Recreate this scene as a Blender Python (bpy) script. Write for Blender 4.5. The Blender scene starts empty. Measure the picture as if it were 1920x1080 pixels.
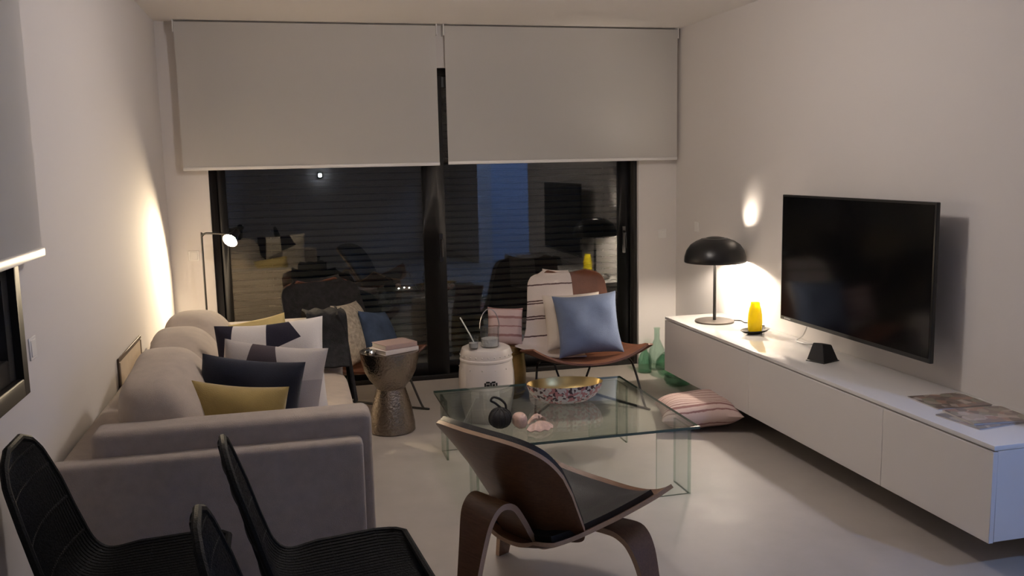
import bpy, bmesh, math, random
from math import sin, cos, pi, radians as R_, sqrt
from mathutils import Matrix, Vector
random.seed(7)
SC = bpy.context.scene
COL = SC.collection

# ------------------------------------------------------------------ camera
cam_d = bpy.data.cameras.new('camera'); cam = bpy.data.objects.new('camera', cam_d); COL.objects.link(cam)
cam_d.sensor_width = 36.0; cam_d.lens = 31.173; cam_d.clip_start = 0.05
YAW, PITCH, ROLL = -0.2401, -0.1387, 0.0212
r0 = Vector((cos(YAW), sin(YAW), 0)); f0 = Vector((-sin(YAW), cos(YAW), 0)); zz = Vector((0, 0, 1))
FW = f0*cos(PITCH)+zz*sin(PITCH); u0 = -f0*sin(PITCH)+zz*cos(PITCH)
RT = r0*cos(ROLL)-u0*sin(ROLL); UP = r0*sin(ROLL)+u0*cos(ROLL)
cam.matrix_world = Matrix(((RT.x, UP.x, -FW.x, 0), (RT.y, UP.y, -FW.y, 0), (RT.z, UP.z, -FW.z, 1.541), (0, 0, 0, 1)))
SC.camera = cam
# ------------------------------------------------------------------ world (night) and exposure
w = bpy.data.worlds.new('night'); SC.world = w; w.use_nodes = True
w.node_tree.nodes['Background'].inputs[0].default_value = (0.010, 0.013, 0.022, 1)
w.node_tree.nodes['Background'].inputs[1].default_value = 0.1
SC.view_settings.view_transform = 'Standard'; SC.view_settings.look = 'None'
SC.view_settings.exposure = 0.03; SC.view_settings.gamma = 1.0; SC.view_settings.use_curve_mapping = False
# lamp powers (the lamps themselves are built further down)
P_CEIL = 36.0; C_CEIL = (1.0, 0.905, 0.84)
P_FILL = 3.0; C_FILL = (1.0, 0.90, 0.82)  # weak warm fill added behind the viewer
P_FLOOR = 80.0; C_FLOOR = (1.0, 0.80, 0.53)
P_TABLE = 42.0; C_TABLE = (1.0, 0.86, 0.70)
P_HALL = 85.0; C_HALL = (0.33, 0.52, 1.0)
P_LED = 0.2; C_LED = (0.75, 0.85, 1.0)

# ------------------------------------------------------------------ dimensions (metres)
D = 6.229; RX = 2.816; LX = -0.80; H = 2.496; REAR = -3.5; T = 0.22
OXL, OXR, OZT = -0.53, 2.512, 2.213          # terrace door opening

# ------------------------------------------------------------------ materials
def nt(name):
    m = bpy.data.materials.new(name); m.use_nodes = True
    t = m.node_tree
    return m, t, t.nodes['Principled BSDF'], t.nodes['Material Output']
def mth(t, op, a, b=None, c=None):
    n = t.nodes.new('ShaderNodeMath'); n.operation = op
    for i, v in enumerate((a, b, c)):
        if v is None: continue
        if isinstance(v, (int, float)): n.inputs[i].default_value = v
        else: t.links.new(v, n.inputs[i])
    return n.outputs[0]
def rgb(c): return (c[0], c[1], c[2], 1)
def mixc(t, fac, a, b):
    n = t.nodes.new('ShaderNodeMix'); n.data_type = 'RGBA'
    if isinstance(fac, (int, float)): n.inputs[0].default_value = fac
    else: t.links.new(fac, n.inputs[0])
    for i, v in ((6, a), (7, b)):
        if isinstance(v, tuple): n.inputs[i].default_value = rgb(v)
        else: t.links.new(v, n.inputs[i])
    return n.outputs[2]
def objco(t):
    n = t.nodes.new('ShaderNodeTexCoord'); return n.outputs['Object']
def noise(t, co, scale, detail=4, rough=.55, stretch=None):
    if stretch:
        mp = t.nodes.new('ShaderNodeMapping'); mp.inputs['Scale'].default_value = stretch
        t.links.new(co, mp.inputs[0]); co = mp.outputs[0]
    n = t.nodes.new('ShaderNodeTexNoise'); n.inputs['Scale'].default_value = scale
    n.inputs['Detail'].default_value = detail; n.inputs['Roughness'].default_value = rough
    t.links.new(co, n.inputs['Vector']); return n.outputs['Fac']
def bump(t, p, h, s, dist=.01):
    b = t.nodes.new('ShaderNodeBump'); b.inputs['Strength'].default_value = s; b.inputs['Distance'].default_value = dist
    t.links.new(h, b.inputs['Height']); t.links.new(b.outputs[0], p.inputs['Normal'])
def mat(name, col, rough=.5, metal=0., var=.0, vs=8., bmp=0., bs=60., spec=.5, stretch=None, coat=0., sheen=0.):
    m, t, p, o = nt(name)
    p.inputs['Base Color'].default_value = rgb(col); p.inputs['Roughness'].default_value = rough
    p.inputs['Metallic'].default_value = metal; p.inputs['Specular IOR Level'].default_value = spec
    p.inputs['Coat Weight'].default_value = coat; p.inputs['Sheen Weight'].default_value = sheen
    if var or bmp:
        co = objco(t)
    if var:
        n = noise(t, co, vs, stretch=stretch)
        lo = tuple(max(0, c*(1-var)) for c in col); hi = tuple(min(1, c*(1+var)) for c in col)
        mr = t.nodes.new('ShaderNodeMapRange'); mr.inputs[1].default_value = .3; mr.inputs[2].default_value = .7
        t.links.new(n, mr.inputs[0])
        t.links.new(mixc(t, mr.outputs[0], lo, hi), p.inputs['Base Color'])
    if bmp:
        bump(t, p, noise(t, co, bs, 3, stretch=stretch), bmp)
    return m
def glass(name, tint=(.96, .98, .97), ior=1.5, rough=0.0):
    """thin glass: fresnel mix of clear pass-through and mirror"""
    m, t, p, o = nt(name); t.nodes.remove(p)
    tr = t.nodes.new('ShaderNodeBsdfTransparent'); tr.inputs[0].default_value = rgb(tint)
    gl = t.nodes.new('ShaderNodeBsdfGlossy'); gl.inputs['Roughness'].default_value = rough
    fr = t.nodes.new('ShaderNodeFresnel'); g = t.nodes.new('ShaderNodeNewGeometry')
    e = mth(t, 'MULTIPLY_ADD', g.outputs['Backfacing'], -2.0, 1.0)
    t.links.new(mth(t, 'POWER', ior, e), fr.inputs['IOR'])
    mx = t.nodes.new('ShaderNodeMixShader'); t.links.new(fr.outputs[0], mx.inputs[0])
    t.links.new(tr.outputs[0], mx.inputs[1]); t.links.new(gl.outputs[0], mx.inputs[2])
    t.links.new(mx.outputs[0], o.inputs['Surface']); return m
def emit(name, col, s):
    m, t, p, o = nt(name)
    p.inputs['Base Color'].default_value = rgb(col); p.inputs['Emission Color'].default_value = rgb(col)
    p.inputs['Emission Strength'].default_value = s; return m
def stripes(name, base, bands, axis=1, rough=.85, wob=.004, second=None):
    """woven stripes along one local axis: bands = [(centre, halfwidth, colour)]"""
    m, t, p, o = nt(name); co = objco(t)
    s = t.nodes.new('ShaderNodeSeparateXYZ'); t.links.new(co, s.inputs[0])
    n = noise(t, co, 30, 2); v = mth(t, 'MULTIPLY_ADD', n, wob*2, s.outputs[axis]); v = mth(t, 'SUBTRACT', v, wob)
    n2 = noise(t, co, 160, 3); c = mixc(t, n2, tuple(x*.9 for x in base), base)
    for (ce, hw, bc) in bands:
        d = mth(t, 'ABSOLUTE', mth(t, 'SUBTRACT', v, ce)); f = mth(t, 'LESS_THAN', d, hw)
        c = mixc(t, f, c, bc)
    t.links.new(c, p.inputs['Base Color']); p.inputs['Roughness'].default_value = rough
    p.inputs['Specular IOR Level'].default_value = .2
    bump(t, p, noise(t, co, 260, 2), .25, .003); return m
def patches(name, base, polys, rough=.85):
    """flat-printed convex patches in the local x/y plane: polys = [(points ccw, colour)]"""
    m, t, p, o = nt(name); co = objco(t)
    s = t.nodes.new('ShaderNodeSeparateXYZ'); t.links.new(co, s.inputs[0]); x, y = s.outputs[0], s.outputs[1]
    n2 = noise(t, co, 160, 3); c = mixc(t, n2, tuple(k*.92 for k in base), base)
    for pts, bc in polys:
        f = None
        for i in range(len(pts)):
            (ax, ay), (bx, by) = pts[i], pts[(i+1) % len(pts)]
            ex, ey = bx-ax, by-ay          # inside: ex*(y-ay)-ey*(x-ax) > 0
            h = mth(t, 'MULTIPLY_ADD', y, ex, ey*ax-ex*ay); h = mth(t, 'MULTIPLY_ADD', x, -ey, h)
            g = mth(t, 'GREATER_THAN', h, 0.0); f = g if f is None else mth(t, 'MULTIPLY', f, g)
        c = mixc(t, f, c, bc)
    t.links.new(c, p.inputs['Base Color']); p.inputs['Roughness'].default_value = rough
    p.inputs['Specular IOR Level'].default_value = .2
    bump(t, p, noise(t, co, 260, 2), .25, .003); return m
def wood(name, a, b, rough=.35, axis=(1, 14, 14)):
    m, t, p, o = nt(name); co = objco(t)
    n = noise(t, co, 6, 6, .6, stretch=axis)
    mr = t.nodes.new('ShaderNodeMapRange'); mr.inputs[1].default_value = .3; mr.inputs[2].default_value = .72
    t.links.new(n, mr.inputs[0]); t.links.new(mixc(t, mr.outputs[0], a, b), p.inputs['Base Color'])
    p.inputs['Roughness'].default_value = rough; p.inputs['Coat Weight'].default_value = .15; return m
def floor_mat():
    m, t, p, o = nt('microcement'); co = objco(t)
    a = noise(t, co, 1.3, 6, .6); b = noise(t, co, 7, 5, .6)
    f = mth(t, 'MULTIPLY_ADD', b, .35, mth(t, 'MULTIPLY', a, .65))
    mr = t.nodes.new('ShaderNodeMapRange'); mr.inputs[1].default_value = .32; mr.inputs[2].default_value = .68; t.links.new(f, mr.inputs[0])
    t.links.new(mixc(t, mr.outputs[0], (.385, .345, .305), (.475, .43, .385)), p.inputs['Base Color'])
    rr = t.nodes.new('ShaderNodeMapRange'); rr.inputs[3].default_value = .42; rr.inputs[4].default_value = .60; t.links.new(b, rr.inputs[0])
    t.links.new(rr.outputs[0], p.inputs['Roughness']); p.inputs['Specular IOR Level'].default_value = .4
    bump(t, p, b, .04, .01); return m
def blind_mat():
    m, t, p, o = nt('blind_fabric')
    p.inputs['Base Color'].default_value = rgb((.82, .80, .775)); p.inputs['Roughness'].default_value = .9
    p.inputs['Specular IOR Level'].default_value = .1
    tr = t.nodes.new('ShaderNodeBsdfTransparent'); tl = t.nodes.new('ShaderNodeBsdfTranslucent')
    tl.inputs[0].default_value = rgb((.82, .80, .775))
    a = t.nodes.new('ShaderNodeMixShader'); a.inputs[0].default_value = .5
    t.links.new(p.outputs[0], a.inputs[1]); t.links.new(tl.outputs[0], a.inputs[2])
    b = t.nodes.new('ShaderNodeMixShader'); b.inputs[0].default_value = .12
    t.links.new(a.outputs[0], b.inputs[1]); t.links.new(tr.outputs[0], b.inputs[2])
    t.links.new(b.outputs[0], o.inputs['Surface']); return m
def cover_mat(name, seed, tone):
    m, t, p, o = nt(name); co = objco(t)
    mp = t.nodes.new('ShaderNodeMapping'); mp.inputs['Location'].default_value = (seed*3.1, seed*1.7, 0); t.links.new(co, mp.inputs[0])
    v = t.nodes.new('ShaderNodeTexVoronoi'); v.inputs['Scale'].default_value = 26; t.links.new(mp.outputs[0], v.inputs['Vector'])
    cr = t.nodes.new('ShaderNodeValToRGB'); cr.color_ramp.interpolation = 'CONSTANT'
    els = [(0, (.05, .035, .03)), (.22, (.40, .35, .28)), (.4, (.36, .17, .12)), (.55, (.22, .24, .17)), (.72, (.55, .50, .46)), (.86, (.16, .11, .11))]
    cr.color_ramp.elements[0].position = 0; cr.color_ramp.elements[0].color = rgb(els[0][1])
    cr.color_ramp.elements[1].position = els[1][0]; cr.color_ramp.elements[1].color = rgb(els[1][1])
    for pos, c in els[2:]:
        e = cr.color_ramp.elements.new(pos); e.color = rgb(c)
    s = t.nodes.new('ShaderNodeSeparateColor'); t.links.new(v.outputs['Color'], s.inputs[0]); t.links.new(s.outputs[0], cr.inputs[0])
    t.links.new(mixc(t, .45, cr.outputs[0], tone), p.inputs['Base Color']); p.inputs['Roughness'].default_value = .3; return m
def confetti_mat():
    m, t, p, o = nt('speckled_lacquer'); co = objco(t)
    v = t.nodes.new('ShaderNodeTexVoronoi'); v.inputs['Scale'].default_value = 75; t.links.new(co, v.inputs['Vector'])
    s = t.nodes.new('ShaderNodeSeparateColor'); t.links.new(v.outputs['Color'], s.inputs[0])
    n = noise(t, co, 9, 2)
    red = mth(t, 'GREATER_THAN', mth(t, 'ADD', s.outputs[0], mth(t, 'MULTIPLY', n, 1.2)), 1.28)
    dk = mth(t, 'GREATER_THAN', s.outputs[1], .82)
    c = mixc(t, red, (.72, .66, .64), (.58, .24, .24)); c = mixc(t, dk, c, (.10, .05, .06))
    t.links.new(c, p.inputs['Base Color']); p.inputs['Roughness'].default_value = .35; return m

M = {}
M['wall'] = mat('wall_paint', (.70, .665, .645), .85, bmp=.04, bs=90, spec=.2)
M['ceil'] = mat('ceiling_paint', (.86, .83, .81), .9, spec=.2)
M['floor'] = floor_mat()
M['blue_wall'] = mat('hall_paint', (.62, .68, .80), .8, spec=.2)
M['alu'] = mat('anthracite_aluminium', (.016, .016, .017), .38, bmp=.05, bs=300)
M['alu_in'] = mat('brown_anthracite_frame', (.012, .010, .0095), .5, spec=.3)
M['wglass'] = glass('window_glass', (.84, .86, .85), 1.9)
M['tglass'] = glass('table_glass', (.90, .945, .915), 1.5)
M['lglass'] = glass('leg_glass', (.965, .98, .97), 1.45)
M['ledge'] = glass('leg_glass_edge', (.66, .75, .70), 1.5)
M['tedge'] = mat('glass_edge', (.05, .09, .07), .12, spec=.7)
M['cglass'] = glass('clear_glass', (.93, .95, .95), 1.6)
M['gglass'] = glass('green_glass', (.85, .93, .89), 1.6)
M['gglass2'] = glass('dark_green_glass', (.70, .85, .77), 1.6)
M['slat'] = mat('grey_slat', (.055, .055, .053), .5, var=.2, vs=3)
M['blind'] = blind_mat()
M['wplastic'] = mat('white_plastic', (.76, .74, .72), .4)
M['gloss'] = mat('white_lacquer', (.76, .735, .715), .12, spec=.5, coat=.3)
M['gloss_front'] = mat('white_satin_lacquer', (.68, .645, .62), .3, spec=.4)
M['gap'] = mat('shadow_gap', (.10, .09, .085), .8)
M['black'] = mat('black_metal', (.012, .011, .011), .32)
M['blackm'] = mat('black_matt', (.016, .015, .015), .7, bmp=.2, bs=200)
M['screen'] = mat('tv_screen', (.004, .004, .0045), .10, spec=.45)
M['tvframe'] = mat('tv_plastic', (.008, .008, .008), .3)
M['mark'] = mat('silver_print', (.6, .58, .57), .4)
M['sofa'] = mat('sofa_fabric', (.46, .388, .325), .92, var=.07, vs=25, bmp=.35, bs=420, spec=.15, sheen=.25)
M['sofa_c'] = mat('sofa_cushion_fabric', (.54, .445, .35), .92, var=.07, vs=20, bmp=.35, bs=420, spec=.15, sheen=.25)
M['mustard'] = mat('mustard_velvet', (.40, .28, .085), .75, var=.15, vs=9, bmp=.2, bs=300, sheen=.4, spec=.2)
M['navy'] = mat('navy_velvet', (.014, .016, .027), .8, var=.2, vs=9, bmp=.2, bs=300, sheen=.15, spec=.2)
M['blue'] = mat('blue_linen', (.125, .16, .245), .85, var=.10, vs=10, bmp=.3, bs=320, spec=.15, sheen=.2)
M['yellow_l'] = mat('pale_yellow_linen', (.58, .45, .19), .85, var=.08, vs=10, bmp=.3, bs=320, spec=.15)
M['cream_knit'] = mat('cream_knit', (.42, .36, .28), .95, var=.3, vs=45, bmp=.9, bs=55, spec=.1)
M['throw_d'] = mat('charcoal_wool', (.030, .029, .030), .95, var=.25, vs=30, bmp=.5, bs=200, spec=.1)
M['denim'] = mat('denim_blue_wool', (.055, .078, .125), .9, var=.2, vs=14, bmp=.4, bs=200, spec=.1)
WARM = (.66, .60, .55)
M['geo'] = patches('geometric_print', (.74, .68, .62), [
    ([(-.26, .10), (-.16, .02), (-.14, .26), (-.26, .26)], (.025, .022, .035)),
    ([(-.01, .10), (.13, .15), (.06, .26), (-.01, .26)], (.025, .022, .035)),
    ([(-.14, -.02), (-.02, -.06), (0, .10), (-.13, .05)], (.34, .30, .28)),
    ([(-.06, -.26), (.06, -.26), (.0, -.08)], (.03, .025, .03)),
    ([(.15, -.26), (.26, -.26), (.26, -.12), (.17, -.16)], (.16, .11, .08)),
    ([(-.26, -.26), (-.12, -.26), (-.26, -.06)], (.34, .30, .28))])
M['geo2'] = patches('two_tone_grey_print', (.50, .45, .41), [
    ([(-.02, -.30), (.30, -.30), (.30, .12), (.02, .06)], (.36, .32, .30)),
    ([(-.1, .13), (.02, .13), (-.03, .3), (-.08, .3)], (.07, .055, .06)),
    ([(.10, -.30), (.26, -.30), (.24, -.10), (.16, -.12)], (.10, .075, .075))])
BR = (.10, .06, .055)
M['stripe_throw'] = stripes('striped_throw', (.66, .575, .515), [(c, .004, BR) for c in (.10, .235, .26, .385, .41, .53, .64, .745)], axis=1)
PK = (.30, .16, .15)
M['stripe_pillow'] = stripes('striped_pillow', (.66, .50, .45), [(-.225, .004, PK), (-.185, .010, PK), (-.155, .004, PK), (-.125, .003, PK), (-.10, .003, PK), (-.05, .005, PK), (.0, .003, PK), (.04, .003, PK), (.085, .006, PK), (.11, .003, PK), (.15, .005, PK), (.18, .003, PK)], axis=0)
M['stripe_pillow2'] = stripes('striped_pillow_dull', (.56, .42, .40), [(-.12, .005, PK), (-.06, .008, PK), (.0, .004, PK), (.06, .008, PK), (.12, .005, PK)], axis=1)
M['leather'] = mat('tan_leather', (.135, .052, .028), .5, var=.25, vs=9, bmp=.15, bs=180, spec=.4)
M['bleather'] = mat('black_leather', (.018, .017, .018), .42, bmp=.2, bs=260, spec=.45)
M['walnut'] = wood('walnut_veneer', (.105, .046, .020), (.18, .084, .040), .42, (3, 26, 26))
M['ply'] = wood('ply_edge', (.46, .30, .19), (.58, .40, .26), .5, (2, 60, 60))
M['hammer'] = mat('hammered_nickel', (.30, .255, .215), .26, metal=1., bmp=.55, bs=75)
M['brass'] = mat('brushed_brass', (.62, .46, .20), .3, metal=1.)
M['gold'] = mat('antique_gold_glaze', (.30, .20, .07), .32, metal=.75, var=.2, vs=12)
M['ceramic'] = mat('white_ceramic', (.66, .60, .56), .28, coat=.3)
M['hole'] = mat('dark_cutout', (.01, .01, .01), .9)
M['confetti'] = confetti_mat()
M['shell_pink'] = mat('pink_shell', (.64, .44, .37), .5, var=.2, vs=30, bmp=.3, bs=60)
M['ygreen'] = mat('yellow_vase_glass', (.90, .62, .03), .2, coat=.3)
M['page'] = mat('paper', (.60, .56, .53), .8)
M['chrome'] = mat('steel', (.6, .6, .6), .2, metal=1.)
M['bookw'] = mat('white_book_cover', (.66, .60, .57), .5)
M['bookp'] = mat('pink_grey_book_cover', (.42, .30, .27), .5)
M['frame_w'] = mat('brown_wood_frame', (.10, .065, .045), .5)
M['canvas'] = mat('cream_canvas', (.58, .47, .35), .85, var=.06, vs=12)
M['shade_in'] = mat('white_shade_inside', (.85, .83, .8), .6)
M['rattan'] = mat('black_cord', (.0045, .0048, .0048), .6, bmp=.3, bs=200, spec=.22)
def trans(name, c):
    m, t, p, o = nt(name); p.inputs['Base Color'].default_value = rgb(c); p.inputs['Roughness'].default_value = .15
    tl = t.nodes.new('ShaderNodeBsdfTranslucent'); tl.inputs[0].default_value = rgb(c)
    a = t.nodes.new('ShaderNodeMixShader'); a.inputs[0].default_value = .6
    t.links.new(p.outputs[0], a.inputs[1]); t.links.new(tl.outputs[0], a.inputs[2]); t.links.new(a.outputs[0], o.inputs['Surface']); return m
M['ygreen'] = trans('yellow_translucent_glass', (.96, .87, .05))
E_BULB_F = emit('bulb_warm', (1, .86, .66), 60); E_BULB_T = emit('bulb_white', (1, .92, .8), 25)
E_CEIL = emit('fill_diffuser', C_CEIL, 6); E_LED = emit('led_white', (.8, .88, 1.0), 45); E_HALL = emit('cool_led_diffuser', C_HALL, 4)
E_FAR = emit('far_lamp', (1, .95, .85), 5)

# ------------------------------------------------------------------ mesh builder
class MB:
    def __init__(s): s.v = []; s.f = []; s.m = []
    def add(s, vs, fs, mi=0):
        b = len(s.v); s.v += [tuple(v) for v in vs]
        s.f += [tuple(i+b for i in f) for f in fs]
        s.m += (mi if isinstance(mi, list) else [mi]*len(fs)); return s
    def box(s, x0, x1, y0, y1, z0, z1, mi=0):
        return s.add([(x0, y0, z0), (x1, y0, z0), (x1, y1, z0), (x0, y1, z0), (x0, y0, z1), (x1, y0, z1), (x1, y1, z1), (x0, y1, z1)],
                     [(0, 3, 2, 1), (4, 5, 6, 7), (0, 1, 5, 4), (1, 2, 6, 5), (2, 3, 7, 6), (3, 0, 4, 7)], mi)
    def lathe(s, prof, n=32, c=(0, 0, 0), mi=0, sx=1, sy=1):
        vs = []; fs = []
        for (r, z) in prof:
            for k in range(n):
                a = 2*pi*k/n; vs.append((c[0]+r*cos(a)*sx, c[1]+r*sin(a)*sy, c[2]+z))
        for i in range(len(prof)-1):
            for k in range(n):
                k2 = (k+1) % n; fs.append((i*n+k, i*n+k2, (i+1)*n+k2, (i+1)*n+k))
        if prof[0][0] > 1e-6 and False: pass
        return s.add(vs, fs, mi)
    def disc(s, r, z, n=32, c=(0, 0, 0), mi=0, up=True):
        vs = [(c[0]+r*cos(2*pi*k/n), c[1]+r*sin(2*pi*k/n), c[2]+z) for k in range(n)]
        f = tuple(range(n)); return s.add(vs, [f if up else f[::-1]], mi)
    def tube(s, path, r, n=8, closed=False, mi=0, cap=True):
        P = [Vector(p) for p in path]; N = len(P); vs = []; fs = []
        rr = r if isinstance(r, (list, tuple)) else [r]*N
        tan = []
        for i in range(N):
            a = P[(i-1) % N] if (closed or i > 0) else P[i]; b = P[(i+1) % N] if (closed or i < N-1) else P[i]
            tan.append((b-a).normalized())
        up = Vector((0, 0, 1)) if abs(tan[0].z) < .9 else Vector((1, 0, 0))
        nrm = (up-tan[0]*up.dot(tan[0])).normalized()
        for i in range(N):
            nrm = (nrm-tan[i]*nrm.dot(tan[i])).normalized(); bi = tan[i].cross(nrm)
            for k in range(n):
                a = 2*pi*k/n; vs.append(P[i]+(nrm*cos(a)+bi*sin(a))*rr[i])
        for i in range(N if closed else N-1):
            j = (i+1) % N
            for k in range(n):
                k2 = (k+1) % n; fs.append((i*n+k, i*n+k2, j*n+k2, j*n+k))
        if cap and not closed:
            fs.append(tuple(range(n))[::-1]); fs.append(tuple((N-1)*n+k for k in range(n)))
        return s.add(vs, fs, mi)
    def sheet(s, fn, nu, nv, th, mi=(0, 0, 0)):
        """closed slab over a parametric surface fn(u,v), u,v in 0..1; mi = (top, bottom, rim)"""
        g = [[Vector(fn(i/nu, j/nv)) for i in range(nu+1)] for j in range(nv+1)]
        W = nu+1; top = []; bot = []
        for j in range(nv+1):
            for i in range(nu+1):
                a = g[j][min(i+1, nu)]-g[j][max(i-1, 0)]; b = g[min(j+1, nv)][i]-g[max(j-1, 0)][i]
                n = a.cross(b)
                n = n.normalized() if n.length > 1e-9 else Vector((0, 0, 1))
                top.append(g[j][i]+n*th/2); bot.append(g[j][i]-n*th/2)
        o = W*(nv+1); fs = []; ms = []
        for j in range(nv):
            for i in range(nu):
                a = j*W+i; fs.append((a, a+1, a+W+1, a+W)); ms.append(mi[0])
                fs.append((o+a, o+a+W, o+a+W+1, o+a+1)); ms.append(mi[1])
        for i in range(nu):
            fs.append((i, o+i, o+i+1, i+1)); k = nv*W+i; fs.append((k, k+1, o+k+1, o+k)); ms += [mi[2]]*2
        for j in range(nv):
            a = j*W; fs.append((a, a+W, o+a+W, o+a)); k = a+nu; fs.append((k, o+k, o+k+W, k+W)); ms += [mi[2]]*2
        return s.add(top+bot, fs, ms)
    def soft(s, c, hd, p=5., n=10, mi=0, fn=None):
        """rounded cushion block (p-norm cube)"""
        idx = {}; vs = []; fs = []
        def vid(q):
            k = tuple(round(x, 5) for x in q)
            if k not in idx:
                # spread grid a bit toward edges, then round
                l = (abs(q[0])**p+abs(q[1])**p+abs(q[2])**p)**(1/p); w = Vector((q[0]/l*hd[0], q[1]/l*hd[1], q[2]/l*hd[2]))
                if fn: w = Vector(fn(w))
                idx[k] = len(vs); vs.append(Vector(c)+w)
            return idx[k]
        g = [-1+2*i/n for i in range(n+1)]
        g = [x*(1.5-.5*x*x) for x in g]
        for ax in range(3):
            for sg in (-1, 1):
                for i in range(n):
                    for j in range(n):
                        q = []
                        for (a, b) in ((g[i], g[j]), (g[i+1], g[j]), (g[i+1], g[j+1]), (g[i], g[j+1])):
                            t = [0, 0, 0]; t[ax] = sg; t[(ax+1) % 3] = a; t[(ax+2) % 3] = b; q.append(vid(t))
                        fs.append(tuple(q) if sg > 0 else tuple(q[::-1]))
        return s.add(vs, fs, mi)
    def build(s, name, mats, parent=None, bevel=0., seg=2, smooth=None, loc=None, rot=None):
        me = bpy.data.meshes.new(name); me.from_pydata(s.v, [], s.f)
        mats = mats if isinstance(mats, (list, tuple)) else [mats]
        for m in mats: me.materials.append(m)
        for p, mi in zip(me.polygons, s.m): p.material_index = mi
        bm = bmesh.new(); bm.from_mesh(me)
        bmesh.ops.remove_doubles(bm, verts=bm.verts, dist=1e-6)
        bmesh.ops.recalc_face_normals(bm, faces=bm.faces)
        if bevel: bmesh.ops.bevel(bm, geom=list(bm.edges), offset=bevel, segments=seg, affect='EDGES', profile=.5, clamp_overlap=True)
        bm.to_mesh(me); bm.free()
        if smooth is None: smooth = True
        if smooth:
            for p in me.polygons: p.use_smooth = True
            me.set_sharp_from_angle(angle=R_(38))
        o = bpy.data.objects.new(name, me); COL.objects.link(o)
        if parent: o.parent = parent
        if loc: o.location = loc
        if rot: o.rotation_euler = rot
        return o
def tag(o, label=None, cat=None, group=None, kind=None):
    if label: o['label'] = label
    if cat: o['category'] = cat
    if group: o['group'] = group
    if kind: o['kind'] = kind
    return o
def thing(name, label, cat, loc=(0, 0, 0), rz=0, group=None):
    o = bpy.data.objects.new(name, None); COL.objects.link(o); o.empty_display_size = .1
    o.location = loc; o.rotation_euler = (0, 0, rz); return tag(o, label, cat, group)
def bx(name, m, b, parent=None, bevel=0., seg=2):
    return MB().box(*b).build(name, m, parent, bevel, seg)
def struct(name, mb, m, label, bevel=0.):
    o = mb.build(name, m, None, bevel); return tag(o, label, None, None, 'structure')
def point(name, parent, loc, power, col, rad):
    l = bpy.data.lights.new(name, 'POINT'); l.energy = power; l.color = col; l.shadow_soft_size = rad
    o = bpy.data.objects.new(name, l); COL.objects.link(o); o.parent = parent; o.location = loc; return o
def copy_tree(o, parent=None):
    c = o.copy(); COL.objects.link(c); c.parent = parent
    for ch in o.children: copy_tree(ch, c)
    return c
def smooth_path(pts, n=6, closed=False):
    """Catmull-Rom"""
    P = [Vector(p) for p in pts]; out = []; N = len(P)
    for i in range(N if closed else N-1):
        a = P[(i-1) % N] if (closed or i > 0) else P[0]*2-P[1]; b = P[i]; c = P[(i+1) % N]; d = P[(i+2) % N] if (closed or i < N-2) else P[-1]*2-P[-2]
        for k in range(n):
            t = k/n; out.append(.5*((2*b)+(c-a)*t+(2*a-5*b+4*c-d)*t*t+(3*b-a-3*c+d)*t**3))
    if not closed: out.append(P[-1])
    return out
def interp(tab, x):
    if x <= tab[0][0]: return tab[0][1]
    for (a, fa), (b, fb) in zip(tab, tab[1:]):
        if x <= b:
            t = (x-a)/(b-a); t = t*t*(3-2*t) if False else t; return fa+(fb-fa)*t
    return tab[-1][1]
def spl(tab, n=60):
    """smooth 1-D table from knots (Catmull-Rom on uniform parameter) -> function of 0..1 returning tuple"""
    P = smooth_path([tuple(list(k)+[0]*(3-len(k))) for k in tab], n)
    def f(t):
        x = max(0, min(1, t))*(len(P)-1); i = min(int(x), len(P)-2); return P[i].lerp(P[i+1], x-i)
    return f

# ================================================================== SETTING
b = MB().box(LX-.2, RX+.2, REAR-.2, D+T, -.1, 0).box(RX+.2, RX+2.3, -1.6, 2.6, -.1, 0)
struct('floor', b, M['floor'], 'pale greige polished microcement floor')
b = MB().box(LX-.2, RX+.2, REAR-.2, D+T, H, H+.1).box(RX+.2, RX+2.3, -1.6, 2.6, H, H+.1)
struct('ceiling', b, M['ceil'], 'plain off-white painted ceiling')
b = MB().box(LX-T, OXL, D, D+T, 0, H).box(OXR, RX+T, D, D+T, 0, H).box(OXL, OXR, D, D+T, OZT, H)
struct('wall_back', b, M['wall'], 'off-white back wall around the wide glass terrace door')
W2 = (1.3, 2.885, .888, 2.12)      # left window y0,y1,z0,z1
b = MB().box(LX-T, LX, REAR-T, W2[0], 0, H).box(LX-T, LX, W2[1], D, 0, H).box(LX-T, LX, W2[0], W2[1], 0, W2[2]).box(LX-T, LX, W2[0], W2[1], W2[3], H)
struct('wall_left', b, M['wall'], 'off-white wall behind the sofa with a dark framed window')
HY0, HY1, HZ = -1.0, 2.06, 2.2       # passage opening in the right wall
b = MB().box(RX, RX+T, REAR-T, HY0, 0, H).box(RX, RX+T, HY1, D, 0, H).box(RX, RX+T, HY0, HY1, HZ, H)
struct('wall_right', b, M['wall'], 'off-white wall carrying the television and floating cabinet')
struct('wall_rear', MB().box(LX, RX, REAR-T, REAR, 0, H), M['wall'], 'off-white wall behind the viewer')
b = MB().box(RX+2.1, RX+2.3, -1.6, 2.6, 0, H).box(RX+T, RX+2.1, -1.6, -1.4, 0, H).box(RX+T, RX+2.1, 2.4, 2.6, 0, H)
struct('wall_hall', b, M['blue_wall'], 'pale blue-grey walls of the side passage')

def window(name, label, sashes, mk, frame, handle_x=None):
    """door or window set in an x-z plane; parts: frame pieces, sashes with panes"""
    pass
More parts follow.
